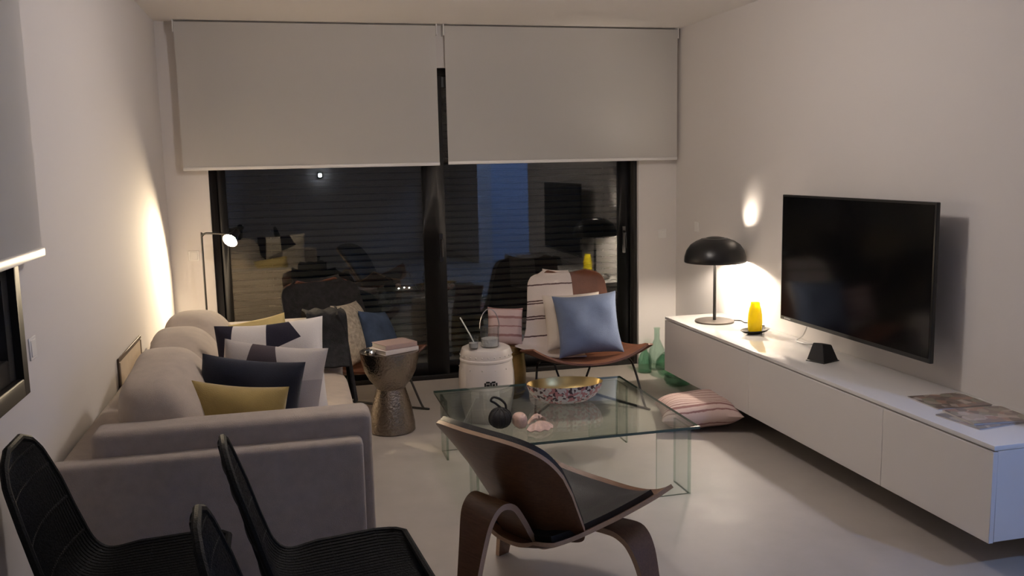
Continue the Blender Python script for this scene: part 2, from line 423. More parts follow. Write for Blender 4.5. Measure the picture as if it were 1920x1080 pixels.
# ---- terrace door (window_1)
wy0, wy1 = D+.03, D+.11
win = tag(thing('window_1', 'wide dark-framed sliding glass terrace door at the back', 'window', (0, 0, 0)), kind='structure')
fr = MB().box(OXL, OXL+.05, wy0, wy1, 0, OZT).box(OXR-.05, OXR, wy0, wy1, 0, OZT).box(OXL+.05, OXR-.05, wy0, wy1, OZT-.05, OZT).box(OXL+.05, OXR-.05, wy0, wy1, 0, .035)
fr.build('frame', M['alu_in'], win, .004, 1)
def sash(x0, x1, y0, y1, st=(.07, .07)):
    s = MB().box(x0, x0+st[0], y0, y1, .035, OZT-.05).box(x1-st[1], x1, y0, y1, .035, OZT-.05).box(x0+st[0], x1-st[1], y0, y1, .035, .125).box(x0+st[0], x1-st[1], y0, y1, OZT-.13, OZT-.05)
    so = s.build('sash', M['alu'], win, .003, 1)
    pn = MB().box(x0+st[0], x1-st[1], (y0+y1)/2-.004, (y0+y1)/2+.004, .125, OZT-.13).build('pane', M['wglass'], so)
    return so
sL = sash(OXL+.05, 1.055, wy0+.005, wy0+.038, (.055, .16))
sR = sash(.93, OXR-.05, wy0+.042, wy0+.075, (.13, .085))
hb = MB().box(1.005, 1.03, wy0-.012, wy0+.006, .86, 1.06).tube(smooth_path([(1.018, wy0-.01, 1.02), (1.018, wy0-.045, 1.015), (1.018, wy0-.05, .98), (1.018, wy0-.05, .9)], 4), .008, 8)
hb.build('handle', M['black'], sL, 0)
hb = MB().box(2.405, 2.43, wy0+.028, wy0+.044, .86, 1.06).tube(smooth_path([(2.418, wy0+.03, 1.02), (2.418, wy0-.005, 1.015), (2.418, wy0-.01, .98), (2.418, wy0-.01, .9)], 4), .008, 8)
hb.build('handle', M['black'], sR, 0)
# ---- left window (window_2)
win2 = tag(thing('window_2', 'dark-framed window in the left wall half hidden by its blind', 'window', (0, 0, 0)), kind='structure')
fx0, fx1 = LX-.10, LX+.004
y0, y1, z0, z1 = W2
MB().box(fx0, fx1, y0, y0+.05, z0, z1).box(fx0, fx1, y1-.05, y1, z0, z1).box(fx0, fx1, y0+.05, y1-.05, z0, z0+.055).box(fx0, fx1, y0+.05, y1-.05, z1-.05, z1).build('frame', M['alu_in'], win2, .003, 1)
for (a, c) in ((y0+.05, (y0+y1)/2), ((y0+y1)/2, y1-.05)):
    so = MB().box(fx0+.02, fx1-.02, a, a+.06, z0+.055, z1-.05).box(fx0+.02, fx1-.02, c-.06, c, z0+.055, z1-.05).box(fx0+.02, fx1-.02, a+.06, c-.06, z0+.055, z0+.125).box(fx0+.02, fx1-.02, a+.06, c-.06, z1-.12, z1-.05).build('sash', M['alu'], win2, .003, 1)
    MB().box(LX-.054, LX-.046, a+.06, c-.06, z0+.125, z1-.12).build('pane', M['wglass'], so)

# ---- terrace outside
struct('floor_terrace', MB().box(-3, 5, D+T, 8.4, -.14, -.04), M['floor'], 'dark terrace floor outside the glass door')
fen = thing('slatted_screen', 'grey slatted privacy screen outside in the dark behind the glass door', 'screen', (0, 7.15, -.04))
for i, x in enumerate((-1.6, -.2, 1.2, 2.6, 4.0)):
    MB().box(x-.025, x+.025, .02, .07, 0, 2.4).build('post', M['alu'], fen, .004, 1)
sl = None
for k in range(44):
    z = .06+k*.0535
    if sl is None:
        sl = MB().box(-1.7, 4.1, -.012, .012, -.019, .019).build('slat', M['slat'], fen, .003, 1); sl.rotation_euler = (R_(-28), 0, 0)
        o = sl
    else:
        o = sl.copy(); COL.objects.link(o)
    o.location = (0, 0, z)
for k, (x, z) in enumerate(((.80, .565), (.845, .57), (.885, .566), (1.10, .70))):
    o = MB().soft((0, 0, 0), (.008, .008, .006), 2, 4).build('light_point', E_FAR, None, loc=(x, 7.12, z))
    tag(o, ('leftmost of three tiny white lights seen low through the left glass pane', 'middle one of three tiny white lights seen low through the left glass pane', 'rightmost of three tiny white lights seen low through the left glass pane', 'single tiny white light seen through the right glass pane by the centre post')[k], 'light', 'tiny lights outside the glass door')

# ---- blinds
def blind(name, x0, x1, zb, label, side=False, y0=0, y1=0):
    t = thing(name, label, 'blind', (0, 0, 0), 0, 'white roller blinds')
    by = D-.085
    if not side:
        MB().tube([(x0+.005, by+.03, H-.04), (x1-.005, by+.03, H-.04)], .026, 16).build('roller_tube', M['wplastic'], t)
        f = MB().sheet(lambda u, v: (x0+(x1-x0)*u, by+.004*sin(pi*v), zb+.012+(H-.014-zb-.012)*v), 6, 10, .0012); f.build('fabric', M['blind'], t)
        MB().box(x0-.001, x1+.001, by-.007, by+.007, zb, zb+.022).build('bottom_rail', M['wplastic'], t, .004, 2)
        for xe in (x0-.006, x1+.006):
            MB().box(xe-.004, xe+.004, by-.004, by+.075, H-.075, H).build('bracket', M['wplastic'], t, .002, 1)
    return t
blind('roller_blind', -.672, 1.008, 1.542, 'white roller blind lowered over the left half of the terrace door')
blind('roller_blind', 1.068, 2.782, 1.547, 'white roller blind lowered over the right half of the terrace door')
t = thing('roller_blind', 'white roller blind hanging over the left wall window', 'blind', (0, 0, 0), 0, 'white roller blinds')
bxp = LX+.05; ya, yb, zb = 1.1, 2.97, 1.295
MB().tube([(bxp-.02, ya, H-.045), (bxp-.02, yb, H-.045)], .026, 16).build('roller_tube', M['wplastic'], t)
MB().sheet(lambda u, v: (bxp, ya+(yb-ya)*u, zb+.015+(H-.014-zb-.015)*v), 6, 10, .0012).build('fabric', M['blind'], t)
MB().box(bxp-.009, bxp+.009, ya-.002, yb+.002, zb-.004, zb+.026).build('bottom_rail', M['wplastic'], t, .005, 2)
for ye in (ya-.006, yb+.006):
    MB().box(LX, bxp+.01, ye-.004, ye+.004, H-.085, H).build('bracket', M['wplastic'], t, .002, 1)

# ---- switches and sockets
def switch(loc, ax, label):
    t = thing('light_switch', label, 'switch', loc, 0, 'white wall switches')
    if ax == 'y': MB().box(-.035, .035, -.004, 0, -.035, .035).build('plate', M['wplastic'], t, .0015, 1); MB().box(-.024, .024, -.006, -.003, -.026, .026).build('rocker', M['wplastic'], t, .002, 1)
    else:
        s = ax; MB().box(min(0, s*.004), max(0, s*.004), -.035, .035, -.035, .035).build('plate', M['wplastic'], t, .0015, 1)
        MB().box(min(s*.003, s*.006), max(s*.003, s*.006), -.024, .024, -.026, .026).build('rocker', M['wplastic'], t, .002, 1)
switch((2.70, D, .999), 'y', 'white switch on the back wall right of the glass door')
switch((RX, 5.87, 1.068), -1, 'white switch on the right wall behind the table lamp')
switch((LX, 2.955, 1.012), 1, 'white switch on the left wall beside the dark window')
switch((-.655, D, .98), 'y', 'white switch on the back wall behind the floor lamp pole')

# ================================================================== LAMPS (out of frame ones first)
def bulb_strength(p, r): return p/(4*pi*pi*r*r)
t = thing('ceiling_light', 'opal glass globe lamp hanging close below the ceiling above the coffee table', 'lamp', (.95, 3.72, H))
MB().lathe([(0, -.001), (.06, -.001), (.06, -.02), (.012, -.026), (0, -.026)], 32).build('canopy', M['wplastic'], t)
MB().tube([(0, 0, -.02), (0, 0, -.08)], .008, 10).build('rod', M['wplastic'], t)
MB().soft((0, 0, -.165), (.10, .10, .10), 2, 12).build('globe', emit('opal_globe', C_CEIL, bulb_strength(P_CEIL, .10)), t)
t = thing('ceiling_light', 'added round flush fill lamp on the ceiling over the unseen dining end', 'lamp', (.9, -.9, H))  # added lamp: lifts the rear walls for reflections and fills the sofa face
MB().lathe([(0, -.004), (.14, -.004), (.14, -.03), (.0, -.03)], 40).build('base_plate', M['wplastic'], t)
MB().lathe([(.13, -.03), (.125, -.055), (.09, -.075), (0, -.085)], 40).build('diffuser', E_CEIL, t)
point('rear_fill_source', t, (0, 0, -.15), P_FILL, C_FILL, .1)
t = thing('ceiling_light', 'cool blue-white round ceiling lamp in the side passage', 'lamp', (RX+T+.16, .5, H))
MB().lathe([(0, -.004), (.14, -.004), (.14, -.03), (.0, -.03)], 40).build('base_plate', M['wplastic'], t)
MB().lathe([(.13, -.03), (.125, -.055), (.09, -.075), (0, -.085)], 40).build('diffuser', E_HALL, t)
point('hall_light_source', t, (0, 0, -.12), P_HALL, C_HALL, .03)
t = thing('wall_light', 'small cool white LED wall lamp behind the viewer', 'lamp', (.50, REAR, 1.42))
MB().box(-.05, .05, 0, .03, -.05, .05).build('base_plate', M['black'], t, .004, 2)
MB().soft((0, .055, 0), (.035, .028, .035), 2.4, 6).build('led', E_LED, t)
point('wall_light_source', t, (0, .12, 0), P_LED, C_LED, .03)

# ---- floor lamp
t = thing('floor_lamp', 'slim black reading lamp with lit head behind the sofa', 'lamp', (-.585, 6.10, 0))
MB().lathe([(0, 0), (.11, 0), (.11, .012), (.105, .016), (0, .018)], 32).build('base', M['black'], t)
MB().tube(smooth_path([(0, 0, .015), (0, 0, .5), (0, 0, 1.09), (.004, -.002, 1.118), (.02, -.008, 1.134), (.05, -.02, 1.137), (.16, -.065, 1.130)], 5), .0065, 10).build('pole', M['black'], t)
hd = MB()
prof = [(.014, -.055), (.022, -.05), (.024, -.02), (.040, .02), (.052, .052), (.0495, .052), (.037, .02), (.020, -.018), (.001, -.03)]
hd.lathe(prof, 28)
ax = Vector((-.40, -.70, -.50)).normalized()
q = ax.to_track_quat('Z', 'Y')
ho = hd.build('lamp_head', [M['black']], t); ho.location = (.205, -.085, 1.118); ho.rotation_mode = 'QUATERNION'; ho.rotation_quaternion = q
bo = MB().soft((0, 0, .022), (.018, .018, .018), 2, 8).build('bulb', emit('floor_lamp_bulb', C_FLOOR, bulb_strength(P_FLOOR, .018)), ho)

# ================================================================== SOFA
SY0, SY1, SX0, SX1 = 2.885, 5.085, LX+.014, .215
t = thing('sofa', 'long greige fabric sofa along the left wall', 'sofa', (0, 0, 0))
bx('base', M['sofa'], (SX0+.02, .185, SY0+.10, SY1-.10, .10, .30), t, .015, 3)
bx('backrest', M['sofa'], (SX0, SX0+.15, SY0+.02, SY1-.02, .08, .608), t, .025, 4)
for s in (0, 1):
    f = (lambda a, c: (SY0+a, SY0+c)) if s == 0 else (lambda a, c: (SY1-c, SY1-a))
    a = f(0, .085); top = .645
    ar = bx('armrest', M['sofa'], (SX0+.005, .188, a[0], a[1], .08, top), t, .022, 4)
    a = f(.07, .215); bx('arm_pad', M['sofa'], (-.665, .224, a[0], a[1], .08, .722), ar, .03, 5)
sy = (SY0+.21, (SY0+SY1)/2, SY1-.21)
for i in range(2):
    a, c = sy[i], sy[i+1]
    MB().soft((-.195, (a+c)/2, .375), (.43, (c-a)/2-.002, .08), 7, 14, fn=lambda w: (w.x, w.y, w.z+(.016*(1-(w.x/.43)**2) if w.z > 0 else 0))).build('seat_cushion', M['sofa_c'], t)
n3 = (SY1-SY0-.40)/3
for i in range(3):
    c = SY0+.20+n3*(i+.5)
    dz = (.0, -.02, -.03)[i]
    def shp(w, i=i):
        k = w.z/.23
        x = w.x*(1.0-.28*k)-.06*k; z = w.z+.012*sin(9*w.y+i)*(1 if w.z > 0 else 0)
        return (x+.012*cos(7*w.y+2*i), w.y, z)
    MB().soft((-.455, c, .655+dz*.5), (.165, n3/2+.02, .215+dz*.4), 3.6, 16, fn=shp).build('back_cushion', M['sofa_c'], t)
for x in (SX0+.1, .12):
    for y in (SY0+.12, SY1-.12):
        MB().lathe([(0, 0), (.022, 0), (.028, .10), (0, .10)], 14, (x, y, 0)).build('leg', M['black'], t)

# ---- picture leaning between sofa and wall
t = thing('picture_frame', 'brown framed cream canvas leaning on the wall behind the sofa', 'picture', (LX+.003, 4.50, .0), 0)
t.rotation_euler = (0, 0, 0)
FH = .715
for nm, bxx in (('frame_rail', (0, .008, -.30, .30, FH-.02, FH)), ('frame_rail', (0, .008, -.30, .30, .0, .02)), ('frame_rail', (0, .008, -.30, -.275, .02, FH-.02)), ('frame_rail', (0, .008, .275, .30, .02, FH-.02))):
    bx(nm, M['frame_w'], bxx, t, .0015, 1)
bx('canvas', M['canvas'], (.001, .006, -.275, .275, .02, FH-.02), t)

# ---- pillows
def pillow_mesh(w, h, th, n=26, pinch=.06, sag=.0, seed=0):
    rnd = random.Random(seed); ph = [rnd.uniform(0, 6.28) for _ in range(4)]
    mb = MB(); vs = []; fs = []; W = n+1
    def pos(i, j, sg):
        u = -1+2*i/n; v = -1+2*j/n
        u = u*(1.35-.35*u*u); v = v*(1.35-.35*v*v)
        x = u*w/2*(1-pinch*(1-v*v)*abs(u)**1.5); y = v*h/2*(1-pinch*(1-u*u)*abs(v)**1.5)
        f = max(0, (1-u**4)*(1-v**4))**.62
        z = sg*th/2*f*(1+.06*sin(4*u+ph[0])*cos(3*v+ph[1]))
        z += sag*(u*u+v*v)*.5 + .006*sin(5*u+ph[2])*sin(4*v+ph[3])
        y -= .02*h*(1-abs(v))*f
        return (x, y, z)
    for sg in (1, -1):
        for j in range(W):
            for i in range(W): vs.append(pos(i, j, sg))
    o = W*W
    for j in range(n):
        for i in range(n):
            a = j*W+i; fs.append((a, a+1, a+W+1, a+W)); fs.append((o+a, o+a+W, o+a+W+1, o+a+1))
    mb.add(vs, fs); return mb
def pillow(label, m, w, h, th, loc, rot, seed=0, pinch=.06, piping=None, group=None, name='throw_pillow'):
    o = pillow_mesh(w, h, th, seed=seed, pinch=pinch).build(name, m, None, loc=loc)
    o.rotation_mode = 'XYZ'; o.rotation_euler = rot; return tag(o, label, 'pillow', group)
# local x = width, local y = height, local z = thickness; rx ~ 90 deg stands it up facing -y
pillow('small mustard velvet pillow against the near sofa arm', M['mustard'], .34, .36, .14, (-.235, 3.185, .615), (R_(80), R_(6), R_(-10)), 1)
pillow('navy velvet pillow standing behind the mustard one', M['navy'], .38, .42, .13, (-.20, 3.33, .645), (R_(78), R_(7), R_(-10)), 2)
pillow('two-tone grey pillow between the navy and geometric pillows', M['geo2'], .40, .44, .13, (-.125, 3.485, .655), (R_(74), R_(8), R_(-8)), 3)
pillow('white pillow with dark and grey geometric patches', M['geo'], .44, .48, .14, (-.115, 3.70, .69), (R_(70), R_(-3), R_(-4)), 4)
pillow('pale yellow pillow at the far end of the sofa', M['yellow_l'], .38, .36, .14, (-.23, 4.62, .615), (R_(64), R_(-8), R_(4)), 5)
# ---- charcoal throw over the far arm
t_prof = spl([(4.70, .49), (4.83, .58), (4.855, .725), (4.92, .752), (5.01, .75), (5.075, .735), (5.11, .62), (5.115, .40)])
def thr(u, v):
    p = t_prof(v); x = .03+.215*u
    wv = sin(u*17+v*3)
    out = max(0, .745-p.y)
    return (x+.012*sin(v*6)+.02*out*(u-.5)*2, p.x+.010*wv*(0.3+out*2)*(1 if v > .5 else -1)*.6, p.y+.006*wv*(1-out*2)+.004)
def thr2(u, v):
    # front fall of the throw: over the arm's end and down in front of it
    y = 4.84+.28*u; k = v
    x = .205+.032*min(1, k*6)+.016*sin(u*14)*k+.04*k; z = .752-.50*k+.01*sin(u*9)
    return (x, y, z)
mb = MB().sheet(thr, 22, 34, .010).sheet(thr2, 18, 16, .010)
tag(mb.build('throw_blanket', M['throw_d'], None), 'charcoal wool throw draped over the far sofa arm', 'blanket')

# ================================================================== SIDE TABLE + BOOKS
t = thing('side_table', 'hammered metal hourglass side table at the end of the sofa', 'table', (.505, 5.10, 0))
MB().lathe([(0, .0), (.128, 0), (.135, .006), (.133, .05), (.118, .14), (.100, .205), (.088, .245), (.084, .26)], 48).build('base', M['hammer'], t)
MB().lathe([(.084, .26), (.092, .275), (.125, .315), (.150, .365), (.165, .42), (.173, .475), (.173, .481), (.166, .481), (.164, .477), (0, .477)], 48).build('bowl_top', M['hammer'], t)
def book(label, m, w, d, h, loc, rz):
    t = thing('book', label, 'book', loc, rz, 'books on the side table')
    MB().box(-w/2+.004, w/2-.004, -d/2+.004, d/2, .003, h-.003).build('pages', M['page'], t)
    MB().box(-w/2, w/2, -d/2, d/2+.002, 0, .003).box(-w/2, w/2, -d/2, d/2+.002, h-.003, h).box(-w/2, w/2, -d/2-.002, -d/2+.002, .003, h-.003).build('cover', m, t, .0008, 1)
book('white paperback lying at the bottom of the pile', M['bookw'], .23, .17, .026, (.53, 5.09, .4775), R_(28))
book('white book with pinkish cover on top of the pile', M['bookp'], .21, .16, .028, (.535, 5.095, .504), R_(24))
o = MB().lathe([(0, 0), (.03, 0), (.036, .012), (.030, .022), (0, .024)], 20).build('trinket_dish', M['chrome'], None, loc=(.392, 5.05, .478)); tag(o, 'small metal dish beside the books on the side table', 'dish')

# ================================================================== LEATHER LOUNGE CHAIRS
lprof = spl([(-.36, .315), (-.24, .29), (-.08, .268), (.10, .265), (.22, .30), (.30, .42), (.37, .57), (.43, .72), (.455, .79)])
lw = [(0, .36), (.04, .40), (.12, .415), (.35, .385), (.5, .325), (.62, .29), (.75, .275), (.86, .262), (.93, .235), (.97, .20), (1, .13)]
def lounge_surf(u, v):
    s = -1+2*u; p = lprof(v); hw = interp(lw, v)
    seat = max(0, 1-v/.55); back = max(0, min(1, (v-.5)/.25))
    return Vector((s*hw, p.x+(-.05*back+.03*seat)*s*s, p.y+(.085*min(1, seat*1.6)+.02)*abs(s)**2.2))
def lounge(label, loc, rz):
    t = thing('lounge_chair', label, 'chair', loc, rz, 'tan leather lounge chairs')
    MB().sheet(lounge_surf, 28, 44, .012).build('leather_shell', M['leather'], t)
    for s in (-1, 1):
        pts = [(s*.27, -.02, .272), (s*.31, -.14, .262), (s*.345, -.28, .04), (s*.35, -.31, .0075), (s*.34, -.30, .0075), (s*.06, .22, .0075), (s*.07, .25, .02), (s*.15, .22, .25), (s*.18, .18, .278)]
        P = smooth_path(pts, 5); P = [Vector((p.x, p.y, max(p.z, .0075))) for p in P]
        MB().tube(P, .0075, 8).build('wire_leg', M['black'], t)
    MB().tube([(-.27, -.02, .262), (.27, -.02, .262)], .007, 8).tube([(-.18, .18, .285), (.18, .18, .285)], .007, 8).build('cross_bar', M['black'], t)
    return t
ch1 = lounge('tan leather lounge chair with a striped throw and blue pillow', (1.77, 5.40, 0), R_(-6))
ch2 = lounge('tan leather lounge chair behind the side table and sofa end', (.30, 5.62, 0), R_(25))
def thr_left(u, v):
    uu = -.045+1.09*u
    if v < .78:
        vv = .40+(.99-.40)*(v/.78); p = lounge_surf(uu, vv); q = lounge_surf(uu+.01, vv); r = lounge_surf(uu, vv+.01)
        n = (q-p).cross(r-p).normalized(); return p+n*(.017+.005*sin(u*11+v*5))
    k = (v-.78)/.22; p = lounge_surf(uu, .99); return Vector((p.x, p.y+.03*min(1, k*4)+.02*k, p.z+.022*sin(min(1, k*4)*pi)-.25*max(0, k-.1)))
o = MB().sheet(thr_left, 22, 46, .008).build('throw_blanket', M['throw_d'], None, loc=(.30, 5.62, 0), rot=(0, 0, R_(25)))
tag(o, 'dark wool throw over the back of the left lounge chair', 'blanket')
# striped throw over the back of the right chair
th_o = thing_dummy = None
def thr_right(u, v):
    uu = -.05+.62*u
    if v < .80:
        vv = .33+(.99-.33)*(v/.80); p = lounge_surf(uu, vv); q = lounge_surf(uu+.01, vv); r = lounge_surf(uu, vv+.01)
        n = (q-p).cross(r-p).normalized(); return p+n*(.016+.004*sin(u*9+v*6))
    k = (v-.80)/.20; p = lounge_surf(uu, .99); return Vector((p.x, p.y+.03*min(1, k*4)+.02*k, p.z+.022*sin(min(1, k*4)*pi)-.25*max(0, k-.1)))
mb = MB().sheet(thr_right, 22, 46, .008)
o = mb.build('throw_blanket', stripes('striped_throw_cream', (.66, .575, .515), [(c, .0045, BR) for c in (.39, .50, .515, .60, .615, .72)], axis=2), None, loc=(1.77, 5.40, 0), rot=(0, 0, R_(-6)))
tag(o, 'cream throw with thin dark stripes over the lounge chair back', 'blanket')
pillow('pale cream pillow tucked behind the blue pillow', mat('cream_linen', (.60, .53, .46), .85, bmp=.3, bs=320, spec=.15), .39, .38, .11, (1.775, 5.55, .50), (R_(66), R_(-2), R_(-8)), 6)
pillow('large plain blue pillow standing on the right lounge chair', M['blue'], .43, .41, .16, (1.825, 5.40, .50), (R_(70), R_(-3), R_(-6)), 7, .09)
# left chair's fabrics
pillow('cream knitted pillow on the left lounge chair', M['cream_knit'], .40, .40, .15, (.33, 5.62, .50), (R_(72), R_(4), R_(62)), 8)
pillow('denim blue pillow leaning on the left lounge chair back', M['denim'], .38, .34, .13, (.50, 5.70, .455), (R_(70), R_(10), R_(58)), 9)

# ================================================================== STOOLS
t = thing('garden_stool', 'white ceramic drum stool with coin cut-outs', 'stool', (1.092, 5.16, 0))
MB().lathe([(0, 0), (.128, 0), (.135, .01), (.150, .08), (.166, .16), (.171, .23), (.168, .30), (.160, .360), (.157, .372), (.161, .376), (.161, .386), (.156, .392), (.155, .425), (.146, .447), (.125, .457), (.08, .461), (0, .462)], 56).build('body', M['ceramic'], t)
for k in range(26):
    a = 2*pi*k/26
    for zz_, rr_ in ((.41, .1565), (.335, .1635)):
        if k % 2 and zz_ < .4: continue
        MB().soft((rr_*cos(a), rr_*sin(a), zz_), (.005, .005, .005), 2, 3).build('stud', M['ceramic'], t)
for a0 in (-97,):
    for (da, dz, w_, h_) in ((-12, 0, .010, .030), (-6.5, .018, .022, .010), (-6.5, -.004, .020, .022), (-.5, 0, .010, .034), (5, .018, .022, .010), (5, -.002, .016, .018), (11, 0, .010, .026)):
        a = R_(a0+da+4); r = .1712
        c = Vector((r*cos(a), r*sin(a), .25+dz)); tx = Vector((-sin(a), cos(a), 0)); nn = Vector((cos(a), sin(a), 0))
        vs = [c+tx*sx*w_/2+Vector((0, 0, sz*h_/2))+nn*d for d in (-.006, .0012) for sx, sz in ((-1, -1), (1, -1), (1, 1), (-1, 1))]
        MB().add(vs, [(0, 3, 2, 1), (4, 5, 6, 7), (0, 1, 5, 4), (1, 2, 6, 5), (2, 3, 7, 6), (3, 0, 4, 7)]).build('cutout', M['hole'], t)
t = thing('drum_stool', 'antique gold drum stool behind the white ceramic one', 'stool', (1.33, 5.66, 0))
MB().lathe([(0, 0), (.115, 0), (.12, .01), (.134, .10), (.137, .18), (.132, .27), (.125, .33), (.118, .345), (0, .35)], 44).build('body', M['gold'], t)
MB().lathe([(.126, .03), (.133, .035), (.128, .045)], 44).build('ring', M['gold'], t)
MB().lathe([(.127, .30), (.134, .305), (.125, .315)], 44).build('ring', M['gold'], t)
pillow('small pink striped pillow standing on the gold stool', M['stripe_pillow2'], .24, .26, .10, (1.335, 5.67, .468), (R_(74), R_(4), R_(-6)), 10)
# glass bucket
t = thing('glass_bucket', 'clear glass ice bucket with thin wire handle on the white stool', 'bucket', (1.105, 5.10, .4625))
MB().lathe([(0, 0), (.050, 0), (.055, .006), (.058, .12), (.0555, .12), (.052, .010), (0, .008)], 36).build('body', M['cglass'], t)
MB().lathe([(.050, .006), (.0515, .05), (.0, .052)], 24).build('ice', mat('crushed_ice', (.62, .58, .57), .3, bmp=.9, bs=60), t)
hp = [(.059*cos(a), 0, .112+.115*sin(a)) for a in [pi*k/18 for k in range(19)]]
MB().tube(hp, .0028, 6).build('handle', M['chrome'], t)
t = thing('tumbler', 'clear glass tumbler holding a straw on the white stool', 'glass', (1.0, 5.075, .462))
MB().lathe([(0, 0), (.024, 0), (.027, .004), (.031, .075), (.0292, .075), (.0255, .008), (0, .007)], 28).build('body', M['cglass'], t)
MB().lathe([(.024, .006), (.027, .035), (0, .036)], 20).build('drink', mat('milky_drink', (.6, .56, .55), .3), t)
o = MB().tube([(.014, -.005, .012), (-.020, 0, .085), (-.075, .005, .19)], .0042, 8).build('straw', M['wplastic'], None, loc=(1.0, 5.075, .462)); tag(o, 'white straw leaning in the tumbler', 'straw')

# ================================================================== COFFEE TABLE
t = thing('coffee_table', 'low clear glass coffee table with corner glass legs', 'table', (0, 0, 0))
TX0, TX1, TY0, TY1, TZ = .69, 1.765, 3.63, 4.665, .33
def pane(name, x0, x1, y0, y1, z0, z1, ax):
    mb = MB().box(x0, x1, y0, y1, z0, z1)
    # box face order: bottom, top, front(-y), right(+x), back(+y), left(-x)
    big = {'z': (0, 1), 'y': (2, 4), 'x': (3, 5)}[ax]
    mb.m = [0 if i in big else 1 for i in range(6)]
    return mb.build(name, [M['tglass'], M['tedge']] if ax == 'z' else [M['lglass'], M['ledge']], t, smooth=False)
pane('glass_top', TX0, TX1, TY0, TY1, TZ-.012, TZ, 'z')
pw = .17; ins = .03
for sx in (0, 1):
    for sy_ in (0, 1):
        cx = TX0+ins if sx == 0 else TX1-ins; cyy = TY0+ins if sy_ == 0 else TY1-ins
        dx = 1 if sx == 0 else -1; dy = 1 if sy_ == 0 else -1
        a, c = sorted((cx, cx+dx*pw)); pane('leg_pane', a, c, min(cyy, cyy+dy*.012), max(cyy, cyy+dy*.012), 0, TZ-.012, 'y')
        a, c = sorted((cyy+dy*.013, cyy+dy*pw)); pane('leg_pane', min(cx, cx+dx*.012), max(cx, cx+dx*.012), a, c, 0, TZ-.012, 'x')
# bowl
t = thing('bowl', 'speckled red and white bowl with a brass interior on the glass table', 'bowl', (1.305, 4.24, TZ), R_(-4))
out = [(0, .0), (.08, .0), (.12, .006), (.160, .030), (.186, .062), (.200, .100)]
inn = [(.195, .100), (.180, .062), (.152, .033), (.11, .012), (0, .008)]
MB().lathe(out, 48, sy=.62).build('outer_shell', M['confetti'], t); MB().lathe([(.200, .100)]+inn, 48, sy=.62).build('inner_lining', M['brass'], t)
# black knotted ball
t = thing('knotted_ball', 'black knotted cord ball with a loop on the glass table', 'ornament', (.885, 3.90, TZ))
mb = MB().soft((0, 0, .044), (.050, .050, .044), 2.3, 12)
mb.build('ball', M['blackm'], t)
cw = MB()
for k in range(5):
    a = pi*k/5
    cw.tube([(.051*cos(p)*cos(a), .051*cos(p)*sin(a), .045+.045*sin(p)) for p in [2*pi*j/20 for j in range(20)]], .006, 6, True)
cw.build('cord_wrap', M['blackm'], t)
MB().tube(smooth_path([(.012, 0, .085), (-.02, .004, .115), (-.042, .0, .13), (-.03, 0, .145), (.0, 0, .135), (.025, 0, .11), (.03, 0, .082)], 5), .0055, 8).build('loop', M['blackm'], t)
# shells
def shell(label, loc, rz, w, h, kind):
    mb = MB()
    if kind == 0:      # rolled cowrie-like shell
        mb.soft((0, 0, h*.5), (w*.55, w*.75, h*.5), 2.6, 12, fn=lambda q: (q.x*(1+.12*sin(30*q.y)), q.y, q.z*(1+.05*cos(60*q.x))))
    else:              # cupped fan shell
        def f(u, v):
            a = -1.35+2.7*u; r = w*(.10+.90*v); rip = .0035*cos(30*u)*v
            return (r*sin(a), -r*cos(a)+w*.45, .005+h*(1-(v-.25)**2*1.6)*(.55+.45*cos(a))*.9+rip)
        mb.sheet(f, 40, 12, .006)
    o = mb.build('seashell', M['shell_pink'], None, loc=loc, rot=(0, 0, rz)); tag(o, label, 'shell', 'pale pink shells on the glass table')
shell('rolled pale pink shell next to the black ball', (.972, 3.865, TZ), R_(10), .056, .07, 0)
shell('flat fan shaped pink shell lying nearest the table edge', (1.055, 3.80, TZ), R_(25), .075, .036, 1)
shell('small pink shell behind the fan shaped one', (1.06, 3.905, TZ), R_(200), .052, .045, 1)

